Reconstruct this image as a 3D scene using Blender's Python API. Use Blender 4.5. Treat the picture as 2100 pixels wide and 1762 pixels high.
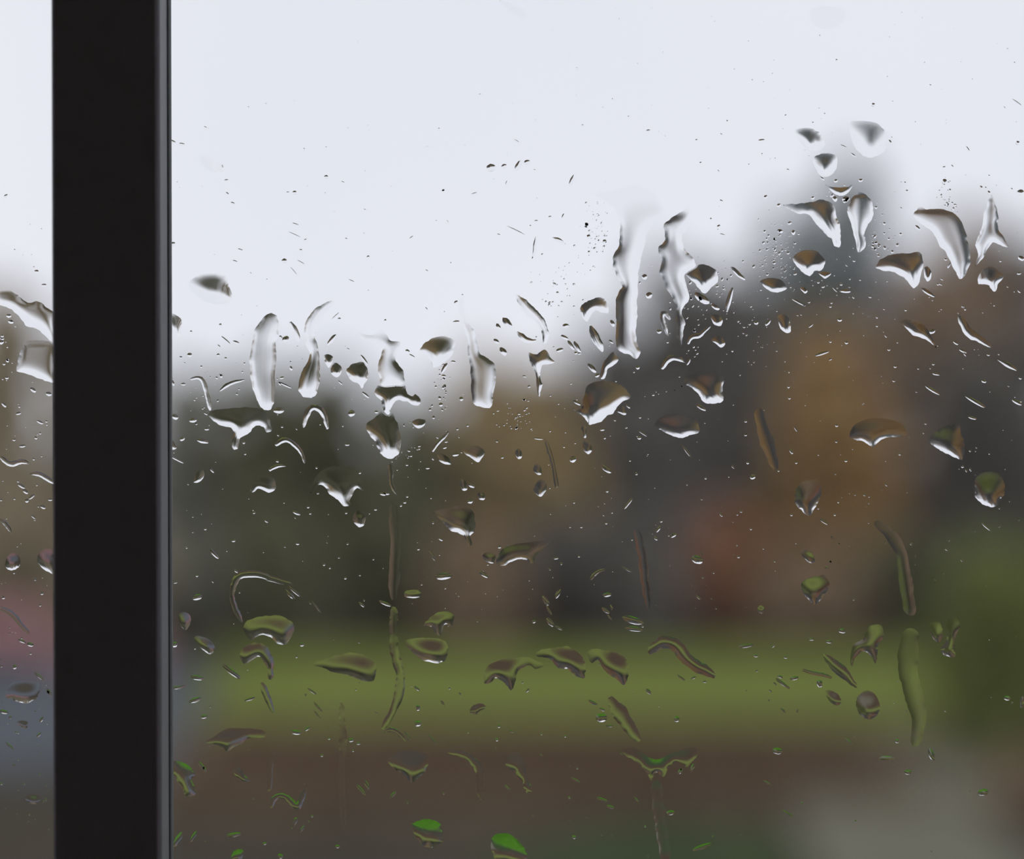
import bpy, math, random
import numpy as np
from mathutils import Vector
from mathutils.geometry import delaunay_2d_cdt

for _o in list(bpy.data.objects):
    bpy.data.objects.remove(_o)
scene = bpy.context.scene
COL = scene.collection
R = random.Random(7)
NR = np.random.default_rng(11)

# ------------------------------------------------------------------ camera, sky, exposure
PXM = 0.00012                       # metres on the pane per photo pixel
DIST = 0.5                          # lens to the outer face of the pane
PANE_T = 0.004
KE = PXM * (DIST - PANE_T * (1 - 1 / 1.5)) / DIST
cam_d = bpy.data.cameras.new('camera')
cam_d.sensor_fit = 'HORIZONTAL'
cam_d.sensor_width = 36.0
cam_d.lens = 36.0 * DIST / (2100 * PXM)
cam_d.clip_start = 0.02
cam_d.clip_end = 600
cam_d.dof.use_dof = True
cam_d.dof.focus_distance = DIST - PANE_T * (1 - 1 / 1.5)
cam_d.dof.aperture_fstop = 3.55
cam_d.dof.aperture_blades = 0
cam = bpy.data.objects.new('camera', cam_d)
COL.objects.link(cam)
cam.location = (0, -DIST, 0)
cam.rotation_euler = (math.pi / 2, 0, 0)
scene.camera = cam

world = bpy.data.worlds.new('overcast_sky')
scene.world = world
world.use_nodes = True
wn = world.node_tree
wn.nodes.clear()
w_out = wn.nodes.new('ShaderNodeOutputWorld')
w_bg = wn.nodes.new('ShaderNodeBackground')
w_tc = wn.nodes.new('ShaderNodeTexCoord')
w_nz = wn.nodes.new('ShaderNodeTexNoise')
w_rp = wn.nodes.new('ShaderNodeValToRGB')
w_nz.inputs['Scale'].default_value = 3.0
w_nz.inputs['Detail'].default_value = 2.0
w_rp.color_ramp.elements[0].position = 0.3
w_rp.color_ramp.elements[0].color = (0.795, 0.825, 0.905, 1)
w_rp.color_ramp.elements[1].position = 0.7
w_rp.color_ramp.elements[1].color = (0.86, 0.872, 0.945, 1)
w_bg.inputs['Strength'].default_value = 1.03
wn.links.new(w_tc.outputs['Generated'], w_nz.inputs['Vector'])
wn.links.new(w_nz.outputs['Fac'], w_rp.inputs['Fac'])
wn.links.new(w_rp.outputs['Color'], w_bg.inputs['Color'])
wn.links.new(w_bg.outputs['Background'], w_out.inputs['Surface'])

scene.view_settings.view_transform = 'Standard'
scene.view_settings.look = 'None'
scene.view_settings.exposure = 0.0
scene.view_settings.gamma = 1.0
scene.view_settings.use_curve_mapping = False
cy = scene.cycles
cy.max_bounces = 14
cy.transmission_bounces = 14
cy.glossy_bounces = 4
cy.diffuse_bounces = 4
cy.transparent_max_bounces = 8
cy.caustics_refractive = True
cy.caustics_reflective = True
cy.blur_glossy = 0.0
cy.use_denoising = True


# ------------------------------------------------------------------ helpers
def px2x(px):
    return (px - 1050.0) * KE


def py2z(py):
    return (881.0 - py) * KE


ANG = PXM / DIST
GZ = -3.0


def at(px, py, Y):
    """world point at depth Y beyond the pane that the photo shows at (px, py)"""
    return Vector(((px - 1050) * ANG * (Y + DIST), Y, (881 - py) * ANG * (Y + DIST)))


def props(o, label=None, cat=None, group=None, kind=None):
    if label:
        o['label'] = label
    if cat:
        o['category'] = cat
    if group:
        o['group'] = group
    if kind:
        o['kind'] = kind
    return o


def link(name, me, mat=None, parent=None, loc=(0, 0, 0)):
    o = bpy.data.objects.new(name, me)
    COL.objects.link(o)
    if mat is not None and me is not None and not me.materials:
        me.materials.append(mat)
    o.location = loc
    if parent is not None:
        o.parent = parent
    return o


def empty(name, loc=(0, 0, 0)):
    o = bpy.data.objects.new(name, None)
    o.empty_display_size = 0.05
    COL.objects.link(o)
    o.location = loc
    return o


def mesh(name, v, f, smooth=False):
    me = bpy.data.meshes.new(name)
    me.from_pydata([tuple(map(float, p)) for p in v], [], f)
    me.update()
    if smooth:
        me.polygons.foreach_set('use_smooth', [True] * len(me.polygons))
    return me


def box(x0, x1, y0, y1, z0, z1):
    v = [(x0, y0, z0), (x1, y0, z0), (x1, y1, z0), (x0, y1, z0), (x0, y0, z1), (x1, y0, z1), (x1, y1, z1), (x0, y1, z1)]
    f = [(0, 3, 2, 1), (4, 5, 6, 7), (0, 1, 5, 4), (1, 2, 6, 5), (2, 3, 7, 6), (3, 0, 4, 7)]
    return v, f


def boxes(name, bl):
    V, F = [], []
    for b in bl:
        v, f = box(*b)
        n = len(V)
        V += v
        F += [tuple(i + n for i in q) for q in f]
    return mesh(name, V, F)


def prism_z(name, prof, z0, z1):
    """vertical extrusion of an (x, y) profile"""
    n = len(prof)
    V = [(x, y, z0) for x, y in prof] + [(x, y, z1) for x, y in prof]
    F = [(i, (i + 1) % n, n + (i + 1) % n, n + i) for i in range(n)]
    F += [tuple(range(n - 1, -1, -1)), tuple(range(n, 2 * n))]
    return mesh(name, V, F)


# ------------------------------------------------------------------ materials
def new_mat(name):
    m = bpy.data.materials.new(name)
    m.use_nodes = True
    return m, m.node_tree, m.node_tree.nodes['Principled BSDF']


def surf(name, col, rough=0.7, spec=0.3, var=0.0, scale=5.0, bump=0.0, col2=None):
    m, nt, b = new_mat(name)
    b.inputs['Roughness'].default_value = rough
    b.inputs['Specular IOR Level'].default_value = spec
    b.inputs['Base Color'].default_value = (*col, 1)
    if var or col2:
        tc = nt.nodes.new('ShaderNodeTexCoord')
        nz = nt.nodes.new('ShaderNodeTexNoise')
        nz.inputs['Scale'].default_value = scale
        nz.inputs['Detail'].default_value = 5
        rp = nt.nodes.new('ShaderNodeValToRGB')
        c2 = col2 or tuple(c * (1 + var) for c in col)
        c1 = col if col2 else tuple(c * (1 - var) for c in col)
        rp.color_ramp.elements[0].position = 0.35
        rp.color_ramp.elements[1].position = 0.65
        rp.color_ramp.elements[0].color = (*c1, 1)
        rp.color_ramp.elements[1].color = (*c2, 1)
        nt.links.new(tc.outputs['Object'], nz.inputs['Vector'])
        nt.links.new(nz.outputs['Fac'], rp.inputs['Fac'])
        nt.links.new(rp.outputs['Color'], b.inputs['Base Color'])
        if bump:
            bp = nt.nodes.new('ShaderNodeBump')
            bp.inputs['Strength'].default_value = bump
            nt.links.new(nz.outputs['Fac'], bp.inputs['Height'])
            nt.links.new(bp.outputs['Normal'], b.inputs['Normal'])
    return m


def leaf_mat(name, col, var=0.3, hue=0.0):
    m, nt, b = new_mat(name)
    b.inputs['Roughness'].default_value = 0.75
    b.inputs['Specular IOR Level'].default_value = 0.2
    g = nt.nodes.new('ShaderNodeNewGeometry')
    rp = nt.nodes.new('ShaderNodeValToRGB')
    e = rp.color_ramp.elements
    e[0].color = (*[c * (1 - var) for c in col], 1)
    e[1].color = (col[0] * (1 + var + hue), col[1] * (1 + var), col[2] * (1 + var - hue), 1)
    nt.links.new(g.outputs['Random Per Island'], rp.inputs['Fac'])
    nt.links.new(rp.outputs['Color'], b.inputs['Base Color'])
    return m


def clear_mat(name, ior):
    m = bpy.data.materials.new(name)
    m.use_nodes = True
    nt = m.node_tree
    nt.nodes.clear()
    o = nt.nodes.new('ShaderNodeOutputMaterial')
    g = nt.nodes.new('ShaderNodeBsdfGlass')
    g.inputs['IOR'].default_value = ior
    g.inputs['Roughness'].default_value = 0.0
    g.inputs['Color'].default_value = (1, 1, 1, 1)
    nt.links.new(g.outputs['BSDF'], o.inputs['Surface'])
    return m


M_glass = clear_mat('window_glass', 1.5)
M_water = clear_mat('rain_water', 1.333)
M_frame = surf('dark_frame_metal', (0.52, 0.475, 0.53), 0.5, 0.3, 0.04, 160, 0.01)
M_gasket = surf('grey_glazing_bead', (0.42, 0.42, 0.45), 0.5, 0.4)
M_seal = surf('rubber_seal', (0.34, 0.36, 0.36), 0.6, 0.3)
M_wall = surf('room_plaster', (0.55, 0.53, 0.51), 0.9, 0.1, 0.05, 8)
M_floor = surf('room_floor_boards', (0.10, 0.07, 0.05), 0.6, 0.3, 0.2, 6)
M_bark = surf('wet_bark', (0.055, 0.042, 0.035), 0.85, 0.2, 0.35, 6, 0.4)

# ------------------------------------------------------------------ room and window
WX0, WX1, WZ0, WZ1 = -1.5, 1.7, -0.75, 1.0     # opening
RX0, RX1, RY0, RZ0, RZ1 = -2.2, 2.2, -3.6, -1.35, 1.25
wy0, wy1 = -0.06, 0.12
props(link('wall_window', boxes('wall_window', [
    (RX0, WX0, wy0, wy1, RZ0, RZ1), (WX1, RX1, wy0, wy1, RZ0, RZ1),
    (WX0, WX1, wy0, wy1, RZ0, WZ0), (WX0, WX1, wy0, wy1, WZ1, RZ1)]), M_wall), kind='structure')
props(link('wall_left', boxes('wall_left', [(RX0 - .1, RX0, RY0, wy1, RZ0, RZ1)]), M_wall), kind='structure')
props(link('wall_right', boxes('wall_right', [(RX1, RX1 + .1, RY0, wy1, RZ0, RZ1)]), M_wall), kind='structure')
props(link('wall_back', boxes('wall_back', [(RX0 - .1, RX1 + .1, RY0 - .1, RY0, RZ0, RZ1)]), M_wall), kind='structure')
props(link('ceiling', boxes('ceiling', [(RX0 - .1, RX1 + .1, RY0 - .1, wy1, RZ1, RZ1 + .1)]), M_wall), kind='structure')
props(link('floor', boxes('floor', [(RX0 - .1, RX1 + .1, RY0 - .1, wy1, RZ0 - .1, RZ0)]), M_floor), kind='structure')

win = props(empty('window_1', (0, 0, 0)), 'rain-covered window with a dark upright mullion between two panes', 'window', kind='structure')
fw = 0.045
link('window_frame', boxes('window_frame', [
    (WX0, WX0 + fw, -.03, .02, WZ0, WZ1), (WX1 - fw, WX1, -.03, .02, WZ0, WZ1),
    (WX0 + fw, WX1 - fw, -.03, .02, WZ1 - fw, WZ1), (WX0 + fw, WX1 - fw, -.03, .02, WZ0, WZ0 + fw)]), M_frame, win)
YF = -0.0185                                     # room face of the mullion
sF = (DIST + YF) / DIST
TILT = 0.0027
mx0 = (107 - 1050) * PXM * sF
mx1 = (325 - 1050) * PXM * sF
ch = 0.0006
prof = [(mx0, YF + ch), (mx0 + ch, YF), (mx1 - ch, YF), (mx1, YF + ch), (mx1 + .0001, -0.0068), (mx0 - .0001, -0.0068)]
mul = link('mullion', prism_z('mullion', prof, WZ0 + fw, WZ1 - fw), M_frame, win)
mul.rotation_euler = (0, -TILT, 0)
bead = prism_z('glazing_bead', [(mx1 - .003, YF + .0012), (mx1 + .0001, YF + .0012), (mx1 + .0003, YF + .0016), (mx1 + .0003, -0.0072), (mx1 - .003, -0.0072)], WZ0 + fw, WZ1 - fw)
o = link('glazing_bead', bead, M_gasket, win)
o.rotation_euler = (0, -TILT, 0)
seal = prism_z('rubber_seal', [(mx1 - .004, -0.0067), (mx1 + .0006, -0.0067), (mx1 + .0009, -0.0060), (mx1 + .0009, -0.00415), (mx1 - .004, -0.00415)], WZ0 + fw, WZ1 - fw)
o = link('rubber_seal', seal, M_seal, win)
o.rotation_euler = (0, -TILT, 0)
bead2 = prism_z('glazing_bead', [(mx0 + .004, -0.00415), (mx0 - .0002, -0.00415), (mx0 - .0002, -0.0060), (mx0, -0.0066), (mx0 + .004, -0.0066)], WZ0 + fw, WZ1 - fw)
o = link('glazing_bead', bead2, M_gasket, win)
o.rotation_euler = (0, -TILT, 0)
mxm = (mx0 + mx1) / 2
o = link('outer_cap', prism_z('outer_cap', [(mxm - .009, 0.0004), (mxm + .0095, 0.0004), (mxm + .0085, 0.009), (mxm - .008, 0.009)], WZ0 + fw, WZ1 - fw), M_frame, win)
o.rotation_euler = (0, -TILT, 0)
link('pane', boxes('pane', [(WX0 + fw + .001, mxm - .001, -PANE_T, 0, WZ0 + fw + .001, WZ1 - fw - .001)]), M_glass, win)
link('pane', boxes('pane', [(mxm + .001, WX1 - fw - .001, -PANE_T, 0, WZ0 + fw + .001, WZ1 - fw - .001)]), M_glass, win)
link('window_sill', boxes('window_sill', [(WX0 - .03, WX1 + .03, -.16, -.031, WZ0 - .03, WZ0)]), M_wall, win)

# ------------------------------------------------------------------ garden ground
M_soil = surf('damp_ground', (0.056, 0.046, 0.030), 0.9, 0.1, 0.3, 1.5, 0.3)
M_lawn = surf('lawn_grass', (0.140, 0.178, 0.030), 0.9, 0.1, col2=(0.178, 0.205, 0.042), scale=1.2)
M_lawn2 = surf('rough_grass', (0.036, 0.058, 0.018), 0.9, 0.1, 0.25, 1.5)
M_bed = surf('brown_bed_soil', (0.120, 0.090, 0.055), 0.9, 0.1, 0.22, 1.3, 0.3)
M_drive = surf('wet_driveway', (0.085, 0.095, 0.108), 0.75, 0.15, 0.1, 1.0)
M_path = surf('gravel_path', (0.155, 0.148, 0.102), 0.85, 0.2, 0.15, 2.0, 0.3)


def slab(name, pts, z, m, t=0.03, label=None):
    n = len(pts)
    V = [(x, y, z) for x, y in pts] + [(x, y, z - t) for x, y in pts]
    F = [tuple(range(n))] + [(i, n + i, n + (i + 1) % n, (i + 1) % n) for i in range(n)] + [tuple(range(2 * n - 1, n - 1, -1))]
    return props(link(name, mesh(name, V, F), m), kind='structure')


slab('ground', [(-90, .5), (90, .5), (90, 160), (-90, 160)], GZ, M_soil, 0.3)
slab('lawn', [(-3.2, 20.2), (5.0, 20.2), (9.5, 20.5), (10, 26.3), (9, 26.7), (-3.9, 26.6)], GZ + .03, M_lawn)
slab('flower_bed', [(-2.9, 15.2), (-1.0, 14.9), (2.4, 15.4), (4.6, 16.2), (5.2, 19.9), (-3.2, 19.7)], GZ + .06, M_bed, .06)
slab('driveway', [(-14, 17.0), (-3.1, 17.2), (-3.6, 25.0), (-14, 25.2)], GZ + .03, M_drive)
slab('gravel_path', [(1.7, 4.0), (3.2, 4.0), (3.6, 15.0), (4.3, 17.8), (2.6, 17.8), (2.1, 15.0)], GZ + .075, M_path, .06)
slab('rough_grass_strip', [(-.6, 10.5), (1.7, 10.5), (2.0, 14.5), (.9, 14.7), (-.1, 13.6)], GZ + .02, M_lawn2)


# ------------------------------------------------------------------ plants
def leaf_mesh(name, C, size, N=None):
    """C (n,3) leaf centres; each leaf a folded diamond of two triangles"""
    n = len(C)
    d = NR.normal(size=(n, 3))
    d /= np.linalg.norm(d, axis=1)[:, None]
    u = np.cross(d, NR.normal(size=(n, 3)))
    u /= np.linalg.norm(u, axis=1)[:, None]
    w = np.cross(d, u)
    s = size * NR.uniform(0.7, 1.3, size=(n, 1))
    V = np.empty((n, 4, 3))
    V[:, 0] = C - u * s
    V[:, 1] = C + w * s * .55 + d * s * .18
    V[:, 2] = C + u * s
    V[:, 3] = C - w * s * .55 + d * s * .18
    me = bpy.data.meshes.new(name)
    me.vertices.add(n * 4)
    me.vertices.foreach_set('co', V.reshape(-1))
    b = np.arange(n)[:, None] * 4
    tri = np.concatenate([b + np.array([[0, 1, 2]]), b + np.array([[0, 2, 3]])], axis=1).reshape(-1)
    me.loops.add(len(tri))
    me.loops.foreach_set('vertex_index', tri.astype(np.int32))
    me.polygons.add(n * 2)
    me.polygons.foreach_set('loop_start', np.arange(0, n * 6, 3, dtype=np.int32))
    me.update(calc_edges=True)
    return me


def tube(path, rad, seg=7):
    V, F = [], []
    P = [Vector(p) for p in path]
    for i, p in enumerate(P):
        t = (P[min(i + 1, len(P) - 1)] - P[max(i - 1, 0)]).normalized()
        a = t.cross(Vector((0.3, 1, 0.1))).normalized()
        b = t.cross(a)
        for k in range(seg):
            q = 2 * math.pi * k / seg
            V.append(p + (a * math.cos(q) + b * math.sin(q)) * rad[i])
    for i in range(len(P) - 1):
        for k in range(seg):
            F.append((i * seg + k, i * seg + (k + 1) % seg, (i + 1) * seg + (k + 1) % seg, (i + 1) * seg + k))
    F.append(tuple(range(seg)))
    F.append(tuple((len(P) - 1) * seg + k for k in range(seg - 1, -1, -1)))
    return V, F


LM = {  # tree leaf colours are lightened to stand in for rain haze
    'greyolive': leaf_mat('grey_olive_leaves', (0.37, 0.37, 0.30)),
    'darkolive': leaf_mat('dark_olive_leaves', (0.225, 0.22, 0.135)),
    'oliveb': leaf_mat('olive_brown_leaves', (0.56, 0.44, 0.245)),
    'slate': leaf_mat('dark_slate_leaves', (0.245, 0.23, 0.205)),
    'conifer': leaf_mat('conifer_needles', (0.19, 0.215, 0.20)),
    'orange': leaf_mat('orange_brown_leaves', (0.48, 0.335, 0.165), 0.3, 0.1),
    'brown': leaf_mat('brown_leaves', (0.42, 0.31, 0.21)),
    'rust': leaf_mat('rust_leaves', (0.46, 0.25, 0.155), 0.3, 0.1),
    'khaki': leaf_mat('khaki_leaves', (0.48, 0.41, 0.28)),
    'evergreen': leaf_mat('evergreen_leaves', (0.235, 0.265, 0.085)),
    'pink': leaf_mat('pink_blossom', (0.74, 0.45, 0.46), 0.2),
    'lime': leaf_mat('bright_green_leaves', (0.16, 0.46, 0.018), 0.25),
    'litter': leaf_mat('dead_leaves', (0.16, 0.11, 0.07), 0.4, 0.1),
}


def plant(name, label, cat, group, px, top, hw, Y, kind, shape='round', n=1500, ls=0.16, trunk=True):
    base = Vector(((px - 1050) * ANG * (Y + DIST), Y, GZ))
    ht = (881 - top) * ANG * (Y + DIST) - GZ
    rw = hw * ANG * (Y + DIST)
    root = props(empty(name, base), label, cat, group)
    cl, sz = [], []
    ncl = 26
    for i in range(ncl):
        t = (i + .5) / ncl
        a = 2.4 * i + R.random()
        if shape == 'cone':
            env = (1 - t) ** .8 * .95 + .06
            z = ht * (.05 + .93 * t)
            s = rw * (.18 + .42 * (1 - t))
        else:
            env = math.sqrt(max(0.0, 1 - abs(2 * t - .75) ** 2.6 / 3.0)) * (1 - .55 * max(0, t - .55) / .45)
            z = ht * (.10 + .80 * t)
            s = rw * R.uniform(.32, .48)
        rr = rw * env * .68 * math.sqrt(R.random())
        cl.append((rr * math.cos(a), rr * math.sin(a), z))
        sz.append((s, s, min(s * .9, ht * .16)))
    cl = np.array(cl)
    sz = np.array(sz)
    idx = NR.integers(0, ncl, n)
    d = NR.normal(size=(n, 3))
    d /= np.linalg.norm(d, axis=1)[:, None]
    C = cl[idx] + d * sz[idx] * (NR.random((n, 1)) ** .45)
    C[:, 2] = np.clip(C[:, 2], .04, ht)
    fo = link('foliage', leaf_mesh('foliage', C, ls), LM[kind], root)
    fo['kind'] = 'stuff'
    if trunk:
        r0 = max(.03, rw * .07)
        wob = [(R.uniform(-.05, .05) * rw, R.uniform(-.05, .05) * rw) for _ in range(6)]
        path = [(wob[i][0], wob[i][1], ht * .88 * i / 5) for i in range(6)]
        V, F = tube(path, [r0 * (1.25 - .2 * i) for i in range(6)])
        link('trunk', mesh('trunk', V, F, True), M_bark, root)
        for k in range(5):
            z = ht * (.25 + .12 * k)
            a = 2.4 * k + R.random()
            L = rw * R.uniform(.5, .75)
            p = [(0, 0, z), (L * .5 * math.cos(a), L * .5 * math.sin(a), z + L * .25), (L * math.cos(a), L * math.sin(a), z + L * .6)]
            V, F = tube(p, [r0 * .5, r0 * .32, r0 * .1], 6)
            link('branch', mesh('branch', V, F, True), M_bark, root)
    return root


TG = 'trees beyond the lawn'
TREES = [
    ('leafy_tree', 'grey-olive tree just right of the mullion, behind the driveway end', 400, 735, 135, 36.5, 'greyolive', 'round'),
    ('leafy_tree', 'dark olive tree, first dark one right of the grey-olive tree', 550, 715, 130, 32.5, 'darkolive', 'round'),
    ('leafy_tree', 'dark olive tree in the middle of the low dark row at left', 690, 730, 130, 35.5, 'darkolive', 'round'),
    ('leafy_tree', 'dark olive tree with lowest top, beside the olive-brown trees', 845, 785, 125, 32.5, 'darkolive', 'round'),
    ('leafy_tree', 'olive-brown tree with the taller top, left of the slate-grey trees', 1000, 705, 125, 35.5, 'oliveb', 'round'),
    ('leafy_tree', 'olive-brown tree with rounded low top, next to the slate-grey trees', 1120, 725, 115, 32.3, 'oliveb', 'round'),
    ('leafy_tree', 'small slate-grey tree just right of the olive-brown trees', 1240, 620, 115, 39, 'slate', 'round'),
    ('leafy_tree', 'tallest slate-grey tree in the middle of the tree line', 1385, 500, 145, 42, 'slate', 'round'),
    ('leafy_tree', 'slate-grey tree between the tallest slate tree and the conifers', 1510, 510, 140, 38.5, 'slate', 'round'),
    ('leafy_tree', 'broad low slate-grey tree filling the dark middle above the lawn', 1330, 800, 185, 33.5, 'slate', 'round'),
    ('conifer_tree', 'tallest dark green conifer with pointed top right of centre', 1748, 318, 212, 47.0, 'conifer', 'cone'),
    ('conifer_tree', 'shorter dark conifer left of the tallest conifer', 1615, 420, 175, 53.0, 'conifer', 'cone'),
    ('leafy_tree', 'broad orange-brown autumn tree in front of the conifers', 1705, 655, 180, 33.2, 'orange', 'round'),
    ('leafy_tree', 'brown tree between the orange-brown tree and the right edge', 1890, 490, 140, 39.6, 'brown', 'round'),
    ('leafy_tree', 'tall thin brown tree near the right edge', 1995, 385, 125, 43.2, 'brown', 'round'),
    ('leafy_tree', 'dark slate tree at the right edge, upper one', 2115, 440, 135, 46.5, 'slate', 'round'),
    ('leafy_tree', 'wide dark slate tree low at the right, above the evergreen shrub', 2010, 690, 165, 36.4, 'slate', 'round'),
    ('leafy_tree', 'khaki tree seen left of the mullion', 10, 560, 145, 33, 'khaki', 'round'),
    ('leafy_tree', 'khaki tree half hidden behind the mullion', 200, 690, 135, 39.5, 'khaki', 'round'),
]
for nm, lab, px, top, hw, Y, kd, sh in TREES:
    plant(nm, lab, 'tree', TG, px, top, hw, Y, kd, sh, 3000 if hw > 140 else 2300, .17)
OFF = [('leafy_tree', 'brown tree beyond the right end of the tree row', 2310, 560, 150, 37, 'brown'),
       ('leafy_tree', 'khaki tree beyond the left end of the tree row', -250, 640, 150, 37, 'khaki'),
       ('leafy_tree', 'dark olive tree at the far left end of the row', -520, 700, 160, 34, 'darkolive'),
       ('leafy_tree', 'dark slate tree at the far right end of the row', 2590, 600, 160, 33, 'slate')]
for nm, lab, px, top, hw, Y, kd in OFF:
    plant(nm, lab, 'tree', TG, px, top, hw, Y, kd, 'round', 1500, .2)
SG = 'shrubs along the far lawn edge'
SHRUBS = [
    ('shrub', 'dark olive shrub at the foot of the leftmost dark trees', 560, 1020, 140, 28.6, 'darkolive'),
    ('shrub', 'wide dark olive shrub under the middle dark tree', 775, 1010, 160, 30.4, 'darkolive'),
    ('shrub', 'brown shrub under the olive-brown trees', 975, 1070, 115, 28.6, 'brown'),
    ('shrub', 'slate shrub under the small slate-grey tree', 1160, 1050, 120, 30.2, 'slate'),
    ('shrub', 'slate shrub in the darkest middle of the tree line', 1320, 1060, 110, 28.5, 'slate'),
    ('shrub', 'rust-red shrub glowing at the lawn edge beside the dark middle', 1480, 1040, 105, 30.2, 'rust'),
    ('shrub', 'dark shrub under the orange-brown tree', 1660, 1120, 140, 28.6, 'brown'),
    ('shrub', 'olive shrub right of the dark shrub under the orange tree', 1830, 1090, 120, 30.2, 'darkolive'),
    ('shrub', 'dark olive shrub behind the evergreen shrub', 2030, 1080, 140, 28.4, 'darkolive'),
    ('shrub', 'grey-olive shrub behind the driveway', 400, 1070, 110, 30.3, 'greyolive'),
    ('shrub', 'khaki shrub behind the pink blossom', 20, 990, 140, 30.4, 'khaki'),
    ('shrub', 'khaki shrub behind the mullion', 230, 1030, 120, 28.6, 'khaki'),
]
for nm, lab, px, top, hw, Y, kd in SHRUBS:
    plant(nm, lab, 'shrub', SG, px, top, hw, Y, kd, 'round', 1900, .13)
plant('evergreen_shrub', 'big olive-green evergreen shrub at the right edge of the lawn', 'shrub', None, 2030, 1110, 165, 18.0, 'evergreen', 'round', 3600, .08)
plant('evergreen_shrub', 'second evergreen shrub behind the big one at the right edge', 'shrub', None, 2180, 1100, 150, 21.0, 'evergreen', 'round', 2200, .09)
plant('dry_shrub', 'low brown shrub beside the gravel path at lower right', 'shrub', None, 2085, 1540, 80, 15.2, 'brown', 'round', 1200, .05)
plant('flowering_shrub', 'pink flowering shrub beside the driveway, left of the mullion', 'shrub', None, 30, 1252, 130, 26.4, 'pink', 'round', 2600, .07)
plant('flowering_shrub', 'pink flowering shrub behind the mullion', 'shrub', None, 228, 1285, 100, 25.3, 'pink', 'round', 2200, .07)


def carpet(name, label, cat, x0, x1, y0, y1, z0, z1, n, ls, kind):
    C = np.stack([NR.uniform(x0, x1, n), NR.uniform(y0, y1, n), z0 + (z1 - z0) * NR.random(n) ** .6], axis=1)
    o = link(name, leaf_mesh(name, C, ls), LM[kind])
    return props(o, label, cat, None, 'stuff')


carpet('ground_cover', 'bright green leafy ground cover below the window', 'plants', -5.5, 5.5, 3.2, 9.8, GZ + .02, GZ + .5, 17000, .06, 'lime')
carpet('leaf_litter', 'brown dead leaves strewn over the flower bed', 'leaves', -2.8, 3.3, 15.3, 19.6, GZ + .065, GZ + .16, 5000, .05, 'litter')


# ------------------------------------------------------------------ water on the panes
def spline(P, m=7):
    """closed curve through the points"""
    A, B, C, D = np.roll(P, 1, axis=0), P, np.roll(P, -1, axis=0), np.roll(P, -2, axis=0)
    out = []
    for k in range(m):
        t = k / m
        a = .42
        h1, h2, h3, h4 = 2 * t ** 3 - 3 * t * t + 1, -2 * t ** 3 + 3 * t * t, t ** 3 - 2 * t * t + t, t ** 3 - t * t
        out.append(h1 * B + h2 * C + h3 * a * (C - A) + h4 * a * (D - B))
    return np.stack(out, axis=1).reshape(-1, 2)


def resample(P, ds):
    Q = np.vstack([P, P[:1]])
    L = np.concatenate([[0], np.cumsum(np.linalg.norm(np.diff(Q, axis=0), axis=1))])
    n = max(10, int(L[-1] / ds))
    t = np.arange(n) * L[-1] / n
    return np.stack([np.interp(t, L, Q[:, 0]), np.interp(t, L, Q[:, 1])], axis=1)


def inside(P, X):
    x, y = X[:, 0][:, None], X[:, 1][:, None]
    x1, y1 = P[:, 0][None], P[:, 1][None]
    Q = np.roll(P, -1, axis=0)
    x2, y2 = Q[:, 0][None], Q[:, 1][None]
    c = ((y1 > y) != (y2 > y)) & (x < (x2 - x1) * (y - y1) / (y2 - y1 + 1e-12) + x1)
    return (c.sum(axis=1) % 2) == 1


def noise1(n, step):
    m = max(3, int(n / step))
    a = NR.uniform(-1, 1, m)
    return np.interp(np.arange(n) * m / n, np.arange(m + 1), np.append(a, a[0]))


def area(P):
    Q = np.roll(P, -1, axis=0)
    return abs((P[:, 0] * Q[:, 1] - Q[:, 0] * P[:, 1]).sum()) / 2


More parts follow.
